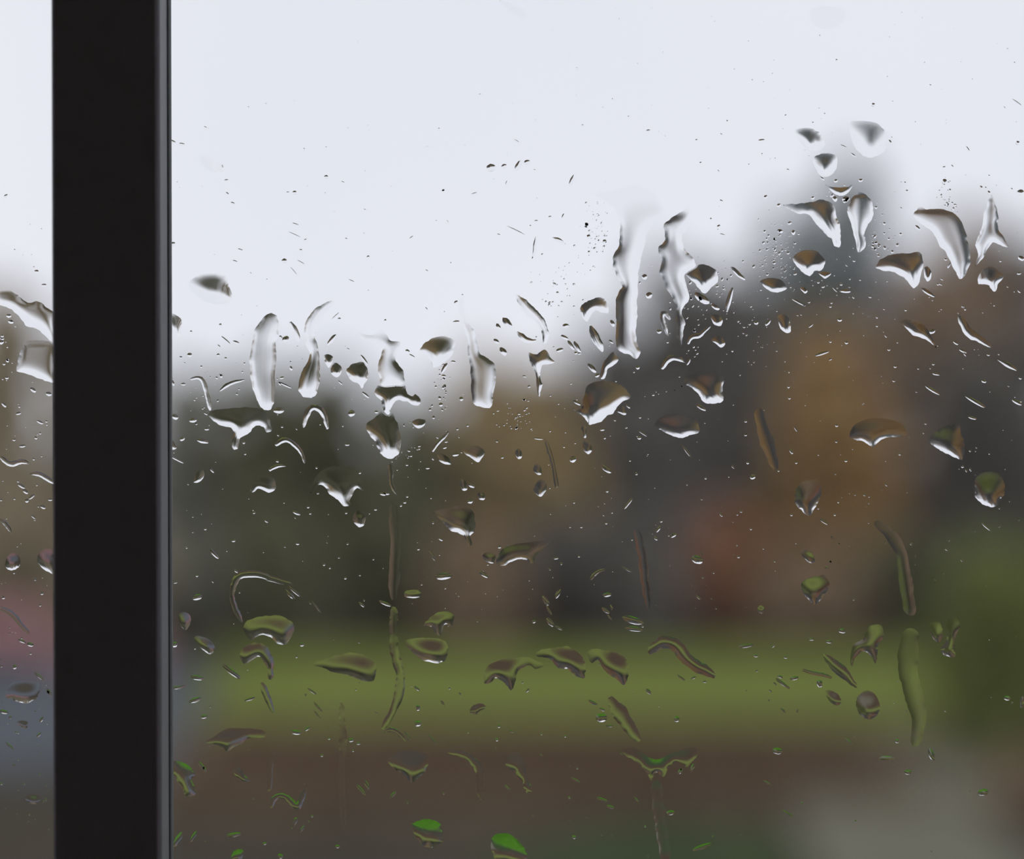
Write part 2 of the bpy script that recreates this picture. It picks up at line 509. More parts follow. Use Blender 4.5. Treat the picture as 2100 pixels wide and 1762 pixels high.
def water_mesh(poly, slope, grav=1.2, soft=0.0, jit=1.0, lam=0.0, curve=True, sagged=0.0):
    """a sheet of water with this outline (photo px): a membrane under its own pressure, heavier towards the bottom"""
    P = np.array(poly, float)
    if curve:
        P = spline(P)
    ds = float(np.clip(math.sqrt(area(P)) / 30, 1.3, 3.6))
    P = resample(P, ds)
    n = len(P)
    T = np.roll(P, -1, axis=0) - np.roll(P, 1, axis=0)
    T /= np.linalg.norm(T, axis=1)[:, None] + 1e-9
    N = np.stack([T[:, 1], -T[:, 0]], axis=1)
    P = P + N * (jit * (.8 * noise1(n, 4.0 / ds) + 1.2 * noise1(n, 9.0 / ds) + .8 * noise1(n, 20.0 / ds)) * min(1, math.sqrt(area(P)) / 45))[:, None]
    c0 = P.mean(axis=0)
    for _ in range(30):                     # draw back from water already there
        bad = np.zeros(n, bool)
        for Q in OUTLINES:
            if (Q.min(axis=0) < P.max(axis=0) + 3).all() and (Q.max(axis=0) > P.min(axis=0) - 3).all():
                bad |= inside(Q, P) | (((P[:, None] - Q[None]) ** 2).sum(axis=2).min(axis=1) < 4.0)
        if not bad.any():
            break
        bad = bad | np.roll(bad, 1) | np.roll(bad, -1)
        dv = c0 - P[bad]
        P[bad] += dv / (np.linalg.norm(dv, axis=1)[:, None] + 1e-6)
    lo, hi = P.min(axis=0), P.max(axis=0)
    gx, gy = np.meshgrid(np.arange(lo[0], hi[0], ds), np.arange(lo[1], hi[1], ds * .866))
    gx = gx + (np.arange(gx.shape[0]) % 2)[:, None] * ds * .5
    X = np.stack([gx.ravel(), gy.ravel()], axis=1)
    if len(X):
        X = X[inside(P, X)]
    if len(X):
        d = np.sqrt(((X[:, None] - P[None]) ** 2).sum(axis=2)).min(axis=1)
        X = X[d > ds * .6]
    A = np.vstack([P, X]) if len(X) else P
    vs, es, fs, _a, _b, _c = delaunay_2d_cdt([Vector(p) for p in A], [], [list(range(n))], 1, 1e-4)
    V = np.array([tuple(v) for v in vs])
    F = np.array([f for f in fs if len(f) == 3], int)
    # outline = edges used once
    ec = {}
    for f in F:
        for a, b in ((f[0], f[1]), (f[1], f[2]), (f[2], f[0])):
            k = (min(a, b), max(a, b))
            ec[k] = ec.get(k, 0) + 1
    be = [k for k, c in ec.items() if c == 1]
    bset = sorted({i for k in be for i in k})
    used = sorted(set(F.ravel().tolist()))
    free = sorted(set(used) - set(bset))
    nv = len(V)
    h = np.zeros(nv)
    p0, p1, p2 = V[F[:, 0]], V[F[:, 1]], V[F[:, 2]]
    ar2 = (p1[:, 0] - p0[:, 0]) * (p2[:, 1] - p0[:, 1]) - (p1[:, 1] - p0[:, 1]) * (p2[:, 0] - p0[:, 0])
    fl = ar2 < 0
    F[fl] = F[fl][:, ::-1]
    p0, p1, p2 = V[F[:, 0]], V[F[:, 1]], V[F[:, 2]]
    ar2 = np.maximum(np.abs(ar2), 1e-6)
    G = np.stack([np.stack([p1[:, 1] - p2[:, 1], p2[:, 0] - p1[:, 0]], 1), np.stack([p2[:, 1] - p0[:, 1], p0[:, 0] - p2[:, 0]], 1),
                  np.stack([p0[:, 1] - p1[:, 1], p1[:, 0] - p0[:, 0]], 1)], axis=1) / ar2[:, None, None]
    if free:
        K = np.zeros((nv, nv))
        b = np.zeros(nv)
        tt = (V[:, 1] - lo[1]) / max(hi[1] - lo[1], 1)
        src = 1.0 + grav * (tt - .35)
        for i in range(3):
            np.add.at(b, F[:, i], ar2 / 6 * src[F[:, i]])
            for j in range(3):
                np.add.at(K, (F[:, i], F[:, j]), ar2 / 2 * (G[:, i] * G[:, j]).sum(axis=1) + ((ar2 / (12 if i == j else 24)) / lam ** 2 if lam else 0))
        fr = np.array(free)
        h[fr] = np.linalg.solve(K[np.ix_(fr, fr)] + 1e-9 * np.eye(len(fr)), b[fr])
        h = np.maximum(h, 0)
        if soft:
            q = np.clip(tt / soft, 0, 1)
            h = h * (q * q * (3 - 2 * q) * .96 + .04)
        if sagged:                          # slack upper slope, steep lower lip
            h = h * (1 - sagged + sagged * np.clip(tt, 0, 1))
        g = (G * h[F][:, :, None]).sum(axis=1)
        sl = np.percentile(np.linalg.norm(g, axis=1), 96) + 1e-9
        h *= slope / sl
    c = (lo + hi) / 2
    co = np.stack([(V[:, 0] - c[0]) * KE, h * KE, -(V[:, 1] - c[1]) * KE], axis=1)
    # ordered outline for the flat back
    nxt = {}
    for f in F:
        for a, b2 in ((f[0], f[1]), (f[1], f[2]), (f[2], f[0])):
            k = (min(a, b2), max(a, b2))
            if ec[k] == 1:
                nxt[int(a)] = int(b2)
    faces = [tuple(int(i) for i in f) for f in F]
    back = []
    seen = set()
    for s in list(nxt):
        if s in seen:
            continue
        loop, q = [], s
        while q not in seen and q in nxt:
            seen.add(q)
            loop.append(q)
            q = nxt[q]
        if len(loop) > 2:
            back.append(tuple(reversed(loop)))
    me = bpy.data.meshes.new('raindrop')
    me.from_pydata([tuple(p) for p in co], [], faces + back)
    sm = [True] * len(faces) + [False] * len(back)
    me.polygons.foreach_set('use_smooth', sm)
    bs = {k for k in be}
    me.edges.foreach_set('use_edge_sharp', [(min(e.vertices), max(e.vertices)) in bs for e in me.edges])
    me.update()
    OUTLINES.append(P)
    return me, c


OUTLINES = []
GAP = 3e-5


def put(name, me, c):
    return link(name, me, M_water, None, (px2x(c[0]), GAP, py2z(c[1])))


def ribbon(path, hw):
    P = np.array(path, float)
    L = np.concatenate([[0], np.cumsum(np.linalg.norm(np.diff(P, axis=0), axis=1))])
    n = max(6, int(L[-1] / 6))
    t = np.linspace(0, L[-1], n)
    # smooth by interpolating then averaging
    Q = np.stack([np.interp(t, L, P[:, 0]), np.interp(t, L, P[:, 1])], axis=1)
    for _ in range(3):
        Q[1:-1] = Q[1:-1] * .5 + (Q[:-2] + Q[2:]) * .25
    w = np.interp(t, np.linspace(0, L[-1], len(hw)), hw) if isinstance(hw, (list, tuple)) else np.full(n, float(hw))
    e = np.minimum(1, np.minimum(np.arange(n) + .7, n - np.arange(n) - .3) / 2.5)
    w = w * (e ** .6) * (1 + .13 * noise1(n, 3))
    T = np.gradient(Q, axis=0)
    T /= np.linalg.norm(T, axis=1)[:, None] + 1e-9
    N = np.stack([-T[:, 1], T[:, 0]], axis=1)
    return np.vstack([Q + N * w[:, None], (Q - N * w[:, None])[::-1]])


def PT(s):
    return [tuple(float(q) for q in p.split(',')) for p in s.split()]


# (what it is, outline, max slope, gravity skew, soft top)
DROPS = [
    ('faint shallow lens drop at the top', '1660,24 1690,12 1730,20 1733,40 1713,55 1690,60 1670,51', .2, 2.4, .5),
    ('faint smear drop near the top', '1024,0 1050,10 1072,20 1078,34 1060,32 1040,18', .2, 1.6, .4),
    ('domed drop with olive cap', '386,584 398,570 425,562 450,561 466,568 471,590 476,614 450,624 420,618 398,602', .5, 1.2, .45),
    ('drop cut by the upper mullion', '346,646 358,645 372,658 370,688 362,694 352,682 346,668', .6, 1, .2),
    ('dark arrowhead smudge drop', '409,322 424,320 440,326 444,344 448,352 432,350 420,342', .5, .6, .3),
    ('small dark flake drop', '446,332 454,334 460,346 456,352 448,350', .6, .6, 0),
    ('winged drop with forked tail', '428,850 445,840 480,836 530,838 550,855 557,882 548,886 540,876 525,873 515,886 502,895 491,900 488,918 480,923 474,914 479,890 470,877 446,870', .5, 1.6, .35),
    ('bridge-shaped drop with square shoulders', '514,1012 516,985 540,976 562,983 564,1004 551,1011 530,1003', .5, 1.2, .2),
    ('bat-winged drop with ragged bottom', '637,1012 641,990 660,964 690,955 725,960 739,984 747,1006 732,1000 723,1013 716,1026 719,1036 706,1039 694,1027 676,1013 669,1001 655,994', .5, 1.7, .4),
    ('small pear drop with white chin', '724,1067 729,1050 741,1047 750,1061 747,1077 735,1082', .65, 1.4, .2),
    ('rounded ragged drop left of centre', '710,760 724,746 745,744 753,758 755,778 747,788 742,797 735,786 724,783 715,773', .6, 1.3, .15),
    ('upper of two tiny teardrops', '664,730 673,727 683,733 680,746 674,755 667,744', .7, 1.2, 0),
    ('lower of two tiny teardrops', '678,750 690,744 701,754 698,768 690,774 679,766', .7, 1.2, 0),
    ('wide film above the dark-capped drop', '735,684 765,688 783,675 800,698 821,702 809,735 826,760 829,786 815,790 785,792 778,770 777,742 785,716 770,706 746,700', .28, .6, .3),
    ('dark-capped drop with knob on right', '769,806 775,788 800,782 828,786 836,808 845,813 852,808 863,818 861,831 848,831 832,824 815,822 805,832 798,850 788,843 782,825', .6, 1.3, .1),
    ('ring-centred drop in the left chain', '784,842 800,842 816,872 822,902 819,930 800,941 781,933 769,906 754,886 751,870 768,857', .55, .8, .1),
    ('broad soft drop with grey top', '861,718 878,699 896,690 923,692 934,706 926,730 906,746 890,754 881,736', .5, 1.2, .35),
    ('half drop at the mullion edge', '346,876 355,881 353,900 363,919 352,922 346,912', .6, 1.2, 0),
    ('thorn-tailed small drop', '397,988 403,970 416,962 419,975 412,986 403,990', .6, 1.2, .2),
    ('slanted almond drop', '896,932 908,931 922,941 925,952 912,952 900,944', .6, 1.2, .1),
    ('small smudged drop by grey haze', '845,865 858,859 873,862 870,873 858,878 849,874', .55, 1, 0),
    ('tall vase-shaped film in the middle', '1222,398 1250,394 1300,379 1341,398 1360,430 1361,456 1340,463 1328,476 1322,500 1318,512 1312,540 1308,580 1306,650 1304,690 1311,715 1313,724 1305,738 1290,728 1278,725 1264,706 1264,640 1262,625 1268,600 1278,588 1268,570 1258,550 1257,530 1269,500 1271,460 1262,430 1245,415', .42, .3, .4),
    ('ragged film column beside the vase', '1394,438 1414,424 1409,470 1398,482 1401,506 1422,530 1427,546 1406,561 1405,576 1413,612 1403,626 1398,641 1406,662 1400,686 1396,708 1389,696 1384,660 1387,630 1375,606 1362,582 1354,556 1357,530 1349,510 1364,490 1361,460 1376,448', .4, .4, .12),
    ('tilted dark-topped drop with white chin', '1403,562 1420,547 1446,544 1466,554 1472,572 1466,583 1456,591 1448,603 1438,599 1429,586 1414,571', .55, 1.5, .3),
    ('triangular chip drop with white underside', '1459,697 1475,688 1488,704 1479,713 1468,705', .65, 1.2, 0),
    ('small ragged square drop', '1457,648 1470,644 1482,656 1478,668 1464,664', .65, 1.2, 0),
    ('biggest tilted drop with white smile', '1171,833 1189,838 1196,820 1201,795 1215,784 1241,781 1271,789 1286,802 1294,815 1281,822 1268,832 1258,847 1245,852 1235,864 1222,870 1210,872 1202,863 1194,851 1181,843', .56, 1.5, .1),
    ('square-cornered drop with white smile', '1381,801 1395,793 1403,780 1405,767 1430,761 1460,763 1483,767 1483,796 1481,822 1465,828 1447,826 1434,811 1420,796 1405,791 1394,799', .56, 1.5, .15),
    ('hooked drop with white right horn', '1190,633 1199,621 1225,611 1241,613 1249,630 1247,643 1235,641 1222,636 1211,646 1204,659 1194,650', .55, 1.0, .1),
    ('ragged chunk below the snaking trail', '1231,776 1234,752 1244,735 1258,722 1268,738 1258,750 1246,758 1240,777', .5, .9, .1),
    ('triangle drop by the big smile', '1262,842 1276,832 1284,846 1280,851', .5, 1, 0),
    ('long tapered film left of centre', '941,640 944,612 950,604 953,640 963,668 974,678 978,702 986,726 1014,744 1017,780 1011,812 1005,836 976,832 968,816 966,770 961,730 957,695 949,665', .34, .3, .15),
    ('anchor-shaped drop with thin tail', '1083,724 1100,728 1118,718 1131,735 1138,742 1125,749 1112,749 1108,766 1111,790 1106,814 1101,800 1100,770 1091,750', .55, .9, .1),
    ('sharp dark triangle in the sky', '1630,267 1650,262 1668,265 1681,274 1692,295 1681,308 1655,308 1643,294', .55, 1.0, .12),
    ('rounder dark wedge in the sky', '1666,330 1675,319 1700,314 1716,322 1716,345 1704,360 1685,362 1674,348', .5, 1.0, .12),
    ('faint arc drop high at right', '1741,254 1770,248 1801,255 1817,275 1812,312 1780,322 1754,302', .3, .8, .25),
    ('thin flat drop like a boat', '1693,379 1710,384 1735,384 1748,379 1741,393 1728,402 1711,397', .6, 1.4, 0),
    ('bird-shaped drop with drooping wing', '1605,420 1640,417 1660,415 1680,411 1701,413 1713,425 1719,450 1724,466 1723,490 1723,508 1710,505 1704,490 1689,478 1671,456 1657,439 1630,436', .58, 1.5, .1),
    ('bowl-shaped drop with bright lip', '1626,530 1640,517 1665,512 1680,519 1692,535 1689,549 1680,556 1670,556 1660,566 1648,561 1637,549', .55, 1.4, .2),
    ('small wing right of the bowl', '1676,556 1690,557 1706,560 1691,572', .6, 1.2, 0),
    ('wide whale-shaped drop', '1796,548 1808,530 1830,521 1860,519 1886,517 1892,535 1889,560 1883,582 1874,591 1865,582 1854,571 1844,566 1834,559 1815,556', .56, 1.6, .2),
    ('upright bean right of the whale', '1895,550 1902,546 1909,556 1909,572 1902,578 1896,570', .75, 1.3, 0),
    ('slanted blade under the whale', '1889,591 1898,592 1912,602 1917,610 1905,606 1895,600', .7, 1.2, 0),
    ('curved film limb at right', '1874,438 1881,452 1904,468 1921,488 1927,506 1941,519 1949,536 1959,556 1968,572 1981,562 1991,536 1986,500 1976,464 1960,440 1935,429 1900,430 1886,424', .42, .7, .1),
    ('forked film at the right edge', '2000,545 2006,520 2000,500 2012,470 2020,430 2034,400 2046,440 2048,470 2057,486 2067,506 2050,502 2036,498 2026,512 2014,532', .4, .6, .1),
    ('brown chunk drop below the fork', '2006,582 2008,562 2030,546 2051,560 2058,569 2046,582 2040,597 2025,584 2012,582', .5, 1.3, .15),
    ('leaning bright sliver drop', '1846,660 1862,656 1884,662 1900,674 1910,690 1920,713 1905,701 1890,693 1874,689 1860,674', .55, 1.4, .25),
    ('grey ledge drop in the speckles', '1558,578 1575,570 1600,573 1614,590 1601,599 1580,598', .5, 1.4, .3),
    ('long blade in the hazy gap', '1498,549 1506,548 1520,562 1529,575 1514,568', .75, 1.2, 0),
    ('ragged film under the boat drop', '1738,430 1759,394 1786,408 1792,440 1781,460 1773,482 1776,506 1760,518 1751,482 1744,455', .4, .5, .1),
    ('stub drop left of the whale', '1640,590 1650,589 1656,597 1650,602', .7, 1.2, 0),
    ('round shadowed drop on the brown', '1594,650 1605,644 1619,655 1622,678 1612,683 1600,672', .5, 1.3, .2),
    ('faint gull-wing drop', '1743,896 1754,870 1800,856 1846,867 1858,893 1830,896 1814,898 1801,907 1792,918 1781,914 1769,906', .36, 1.5, .4),
    ('keel-shaped drop with white edge', '1906,908 1914,890 1940,872 1966,869 1972,890 1978,915 1973,943 1954,937 1934,927', .52, 1.5, .2),
    ('green-topped round drop at right', '2000,1016 1999,985 2015,970 2046,970 2060,990 2060,1011 2051,1026 2045,1038 2034,1040 2019,1036 2004,1026', .55, 1.4, .1),
    ('dark-capped shield drop', '1630,1031 1634,1000 1650,984 1676,984 1684,1000 1681,1021 1671,1041 1658,1057 1644,1047', .52, 1.4, .1),
    ('pale leaf-shaped drop', '1641,1131 1650,1127 1664,1135 1672,1150 1664,1155 1650,1147', .55, .8, 0),
    ('hooded drop at end of arc', '499,1287 509,1272 540,1263 576,1264 601,1279 600,1301 586,1320 570,1320 554,1307 535,1302 515,1314 506,1306', .48, 1.3, .1),
    ('crooked arch drop under the hood', '492,1346 497,1330 520,1319 546,1324 559,1350 561,1386 552,1392 545,1362 530,1347 515,1357 499,1362', .5, .9, 0),
    ('short fat drop by the mullion', '397,1310 410,1304 431,1314 440,1329 431,1342 414,1331', .55, 1.3, .1),
    ('pinkish oval drop by the mullion', '366,1262 375,1254 390,1262 391,1278 382,1292 370,1282', .45, 1, .1),
    ('two-tone drop with bright green cap', '350,1568 362,1560 386,1571 400,1587 393,1601 402,1627 395,1634 379,1630 371,1613 356,1591', .62, 1.2, 0),
    ('eye-shaped drop over the bed', '794,1561 812,1544 841,1538 869,1544 880,1560 873,1581 861,1592 845,1604 829,1592 811,1579', .5, 1.3, .1),
    ('drop with brightest green oval', '843,1693 858,1683 886,1681 904,1691 907,1711 907,1726 891,1738 868,1735 854,1717', .68, 1.1, 0),
    ('green sliver at the bottom edge', '473,1764 480,1746 494,1741 500,1748 494,1766', .8, 1, 0),
    ('ragged brown-topped drop', '421,1523 440,1511 465,1494 500,1494 541,1499 542,1513 510,1514 495,1527 480,1532 465,1540 449,1529', .42, 1.2, .2),
    ('small spiky brown drop', '478,1580 492,1574 502,1590 512,1602 500,1604 486,1594', .5, 1.1, 0),
    ('lens drop with green upper half', '831,1318 845,1311 880,1308 911,1314 920,1335 911,1357 890,1359 869,1354 849,1341', .5, 1.3, .1),
    ('blurred two-footed drop', '869,1283 884,1265 905,1254 930,1261 927,1284 912,1282 905,1302 895,1299 884,1286', .5, 1.2, .2),
    ('long flat drop on the lawn', '643,1362 680,1348 720,1338 751,1346 770,1364 767,1394 745,1398 714,1384 689,1380 664,1371', .34, 1.1, .2),
    ('small glossy brick-shaped drop', '829,1223 834,1211 861,1211 864,1223 848,1227', .55, 1.3, 0),
    ('left link of the lawn chain', '993,1401 999,1369 1025,1354 1060,1348 1086,1349 1117,1364 1100,1372 1080,1364 1063,1377 1059,1391 1048,1417 1034,1401 1015,1390 1007,1401', .42, 1.2, .1),
    ('middle link of the lawn chain', '1098,1346 1109,1334 1150,1328 1166,1326 1193,1344 1202,1362 1198,1392 1180,1387 1165,1373 1145,1369 1129,1351', .48, 1.2, .05),
    ('right link of the lawn chain', '1204,1340 1221,1331 1251,1336 1277,1344 1289,1365 1289,1386 1280,1405 1264,1393 1244,1381 1227,1354 1214,1360', .48, 1.2, .05),
    ('small dark-footed drop below chain', '963,1460 972,1446 990,1444 998,1452 985,1458 976,1466', .5, 1.2, 0),
    ('largest bright green leaf-shaped drop', '1008,1722 1020,1711 1046,1711 1069,1732 1080,1753 1075,1772 1050,1780 1020,1768 1008,1745', .72, .8, 0),
    ('sock-shaped drop over the bed', '1034,1566 1048,1543 1066,1546 1078,1575 1084,1600 1092,1622 1080,1627 1071,1606 1054,1581', .48, 1, .05),
    ('Y-shaped drop spreading its arms', '1273,1541 1300,1533 1320,1546 1345,1558 1375,1546 1421,1533 1432,1546 1410,1572 1385,1564 1370,1577 1360,1594 1347,1586 1335,1602 1324,1582 1304,1562', .42, .8, .1),
    ('wide faint brown drop', '1018,1150 1034,1124 1080,1113 1132,1110 1110,1127 1100,1142 1090,1157 1074,1147 1050,1152 1029,1162', .36, 1.2, .2),
    ('dim oval left of the brown drop', '988,1140 1000,1132 1017,1140 1021,1152 1008,1156 994,1150', .45, 1.1, .1),
    ('dark hooded drop with thin tail', '891,1050 915,1044 945,1038 969,1047 975,1070 974,1086 966,1099 969,1116 960,1120 951,1099 940,1094 924,1087 909,1071', .52, 1.4, .15),
    ('comma drop with white hook', '948,925 975,914 995,928 987,941 980,948 967,941', .5, 1.3, .2),
    ('upright oval over olive-brown tree', '1056,930 1063,919 1070,928 1069,940 1062,941', .7, 1.3, 0),
    ('dim upright oval below the comma', '1093,962 1100,950 1109,958 1110,972 1104,974 1096,968', .45, 1.1, 0),
    ('soft diamond drop with dark side', '1094,1004 1106,984 1121,990 1120,1006 1108,1019', .45, 1.1, .1),
    ('bell drop with white clapper', '942,992 949,981 957,992 958,1004 949,1006', .65, 1.4, 0),
    ('dark bead with white lip', '979,1014 988,1008 995,1018 992,1026 983,1024', .75, 1.4, 0),
    ('hourglass drop under the smile', '1194,916 1200,903 1211,910 1214,925 1206,932 1197,924', .6, 1.3, 0),
    ('dark stem above the hourglass', '1192,878 1199,872 1203,884 1202,898 1196,896', .5, .9, 0),
    ('wide drop with toothed white hem', '1341,873 1360,854 1396,848 1427,861 1434,886 1415,892 1398,900 1374,892 1359,884', .44, 1.7, .3),
    ('heart-shaped green drop', '1643,1206 1649,1190 1670,1182 1689,1178 1698,1190 1701,1201 1689,1222 1672,1239 1654,1227', .5, 1.2, .1),
    ('green bead near the rust shrub', '1553,1248 1560,1241 1567,1247 1565,1258 1556,1257', .6, 1.2, 0),
    ('keyhole drop on the evergreen', '1939,1292 1944,1270 1960,1266 1970,1285 1960,1306 1957,1330 1959,1347 1945,1347 1930,1334 1940,1312', .52, 1, .05),
    ('soft shoulder of the keyhole', '1903,1284 1924,1274 1934,1296 1926,1318 1912,1306', .42, 1.2, .1),
    ('star-shaped drop on the lawn', '1744,1341 1754,1320 1769,1310 1784,1284 1806,1283 1814,1305 1802,1325 1801,1336 1796,1362 1784,1342 1770,1337 1755,1347 1746,1367', .46, .9, .05),
    ('eyeball drop ending the slanted trail', '1756,1447 1760,1428 1776,1416 1794,1424 1806,1446 1800,1466 1780,1476 1762,1466', .5, .4, 0),
    ('dim slanted oval on the lawn', '1691,1418 1702,1415 1718,1424 1725,1440 1716,1447 1700,1438', .4, .8, 0),
    ('thin green arc over the path', '1803,1557 1812,1550 1828,1551 1836,1556 1822,1560', .5, 1, 0),
    ('ragged white-edged film left pane', '-4,600 20,596 45,612 60,622 75,617 96,632 114,648 114,700 96,692 75,674 55,670 40,650 20,634 -4,622', .52, 1.2, .2),
    ('pale square film left pane', '34,756 44,714 60,698 90,698 114,708 114,780 85,778 60,769 39,763', .36, 1.1, .2),
    ('small pink-topped drop left pane', '10,1162 14,1142 28,1132 42,1144 40,1162 24,1170', .6, 1.4, .1),
    ('drop touching the mullion left pane', '76,1150 84,1130 100,1124 112,1136 112,1176 96,1172 84,1162', .58, 1.4, .1),
    ('slate-topped block on pink', '10,1426 27,1399 79,1401 84,1413 73,1432 62,1440 50,1442 34,1438 19,1432', .5, 1.2, .05),
    ('pale wedge drop on the driveway', '32,1482 44,1478 58,1482 54,1494 46,1492', .5, 1.2, 0),
    ('flat blue-topped drop left pane', '52,1640 56,1630 78,1630 82,1642 68,1650', .5, 1.2, 0),
]
# (what it is, centre line, half width, max slope)
STREAKS = [
    ('left rivulet of the twin rivulets', '562,645 550,672 542,695 540,730 538,770 542,800 548,840', [14, 24, 28, 26, 24, 20, 14], 0.34),
    ('right rivulet of the twin rivulets', '684,618 652,640 636,668 634,695 646,725 642,750 634,785 630,816', [4, 10, 13, 11, 9, 14, 22, 20], 0.42),
    ('white bridge between twin rivulets', '595,660 604,674 613,700', [5, 7, 5], .45),
    ('arch-shaped trail under right rivulet', '622,878 628,850 640,832 655,836 667,855 672,880', [4, 6, 6, 5], .55),
    ('bent elbow trail', '565,914 583,898 604,910 620,930 625,950', [5, 5, 4, 3], .5),
    ('short bright eyebrow trail', '552,965 566,953 587,956', [5, 4, 2], .55),
    ('ragged left margin trail', '391,778 410,771 421,788 425,812 432,845', [3, 5, 5, 4], .42),
    ('faint scribble trail', '450,803 468,786 502,779', [3, 4, 3], .4),
    ('thin trail under the ring drop', '799,952 802,974 800,990 814,1015', [8, 6, 4, 3], .4),
    ('long faint trail at left', '806,1030 812,1100 808,1180 807,1232', [9, 11, 10, 12, 8], .16),
    ('trail curling through the lawn', '808,1245 807,1330 822,1385 818,1430 800,1470 785,1495', [8, 9, 10, 9, 6], .3),
    ('lightning-shaped little trail', '887,926 898,905 912,898 920,886', [4, 4, 3], .55),
    ('snaking trail with ragged sides', '1211,668 1218,688 1229,704 1236,722', [6, 9, 8, 4], .5),
    ('arc trail at left of anchor', '1060,680 1076,697 1090,702 1100,698', [4, 7, 6, 4], .42),
    ('slim film trail above anchor', '1058,604 1082,634 1104,652 1116,672 1120,690 1117,704', [6, 10, 12, 10, 8, 5], .38),
    ('zigzag trail under ragged column', '1411,706 1413,694 1420,686 1428,692 1436,690 1444,678 1458,668', [5, 5, 5, 4, 4], .5),
    ('white arch over square-cornered drop', '1357,757 1366,738 1382,730 1398,737 1406,744', [6, 7, 6, 3], .55),
    ('bright trail down the right edge', '1966,648 1978,668 1986,684 2010,695 2034,712', [7, 8, 9, 7, 4], .5),
    ('dashed trail at far right edge', '2044,736 2062,746 2086,759', [3, 5, 4], .55),
    ('faint amber stripe trail', '1553,838 1568,895 1592,962', [10, 14, 8], .18),
    ('winding faint trail on dark trees', '1795,1070 1830,1100 1850,1135 1858,1200 1868,1262', [10, 12, 14, 13], .2),
    ('wide faint trail beside the evergreen', '1868,1290 1860,1370 1872,1420 1886,1470 1876,1530', [18, 20, 18, 16, 10], .11),
    ('ring-shaped arc trail', '600,1200 576,1192 558,1188 530,1178 500,1175 484,1186 474,1215 480,1245 498,1278', [4, 6, 7, 7, 6, 5, 5], .42),
    ('slanted twin lines beside arc', '584,1209 594,1218 606,1232', [3, 4, 2], .5),
    ('trail below the crooked arch', '536,1400 548,1430 560,1462', [6, 7, 4], .28),
    ('arched trail over brown bed', '556,1656 560,1638 572,1629 587,1634 602,1650 609,1662 617,1642 627,1616', [5, 6, 6, 6, 7, 6, 4], .46),
    ('pale drip below arched trail', '608,1677 606,1685 602,1696', [5, 4, 2], .5),
    ('straight faint trail down the bed', '556,1556 553,1590 552,1622', [6, 6, 7], .2),
    ('second faint trail down the bed', '700,1440 704,1520 700,1600 706,1700', [6, 8, 7, 5], .16),
    ('ripple trail beside the eye drop', '788,1500 800,1494 815,1500 832,1520', [5, 5, 4, 3], .4),
    ('left wing trail over the bed', '918,1542 945,1546 968,1556 984,1580 986,1640', [4, 6, 8, 8, 5], .34),
    ('dark ribbon trail on the lawn', '1330,1338 1347,1322 1368,1314 1392,1326 1402,1346 1422,1362 1444,1374 1466,1388', [8, 12, 13, 12, 11, 8], .4),
    ('trail running below the Y drop', '1346,1600 1350,1660 1360,1720 1366,1766', [11, 13, 13, 12], .24),
    ('slanted trail above the Y drop', '1250,1430 1275,1470 1296,1500 1312,1519', [10, 16, 15, 8], .24),
    ('slanted trail to the eyeball drop', '1688,1342 1712,1364 1736,1386 1750,1402 1758,1410', [5, 10, 11, 8, 4], .36),
    ('dark squiggle on the lawn', '1646,1374 1664,1381 1686,1382 1706,1391', [4, 4, 4, 3], .45),
    ('tree-shaped faint stripe trail', '1305,1085 1318,1140 1322,1190 1330,1248', [8, 9, 9, 6], .2),
    ('dark thread in the olive-brown trees', '1118,900 1130,935 1138,970 1142,1000', [4, 4, 5], .25),
    ('hooked trail in the slate trees', '1210,1190 1222,1172 1242,1168', [4, 4, 3], .4),
    ('pink scratch beside the mullion', '347,1410 364,1412 384,1405', [3, 3, 2], .55),
    ('first white zigzag left pane', '-4,934 10,944 22,956 36,948 46,944 62,952', [4, 5, 5, 5, 4], .5),
    ('second white zigzag left pane', '62,972 80,970 94,980 114,992', [4, 5, 4], .5),
    ('brown curl trail left pane', '-2,1064 10,1070 18,1082 24,1094', [4, 5, 3], .4),
    ('faint diagonal trail on pink', '-2,1246 22,1256 42,1280 60,1300', [5, 6, 4], .24),
    ('tiny drip in the sky haze', '1100,484 1097,500 1096,518 1091,531', [4, 4, 3, 1.5], .5),
    ('blurred sky tick', '1130,487 1145,492 1160,500', [2, 5, 2], .5),
    ('thin loop trail near the conifers', '1502,590 1496,610 1490,640', [4, 5, 4], .4),
    ('ragged thread beside the column', '1370,690 1356,650 1360,635 1374,655', [4, 5, 5], .34),
]
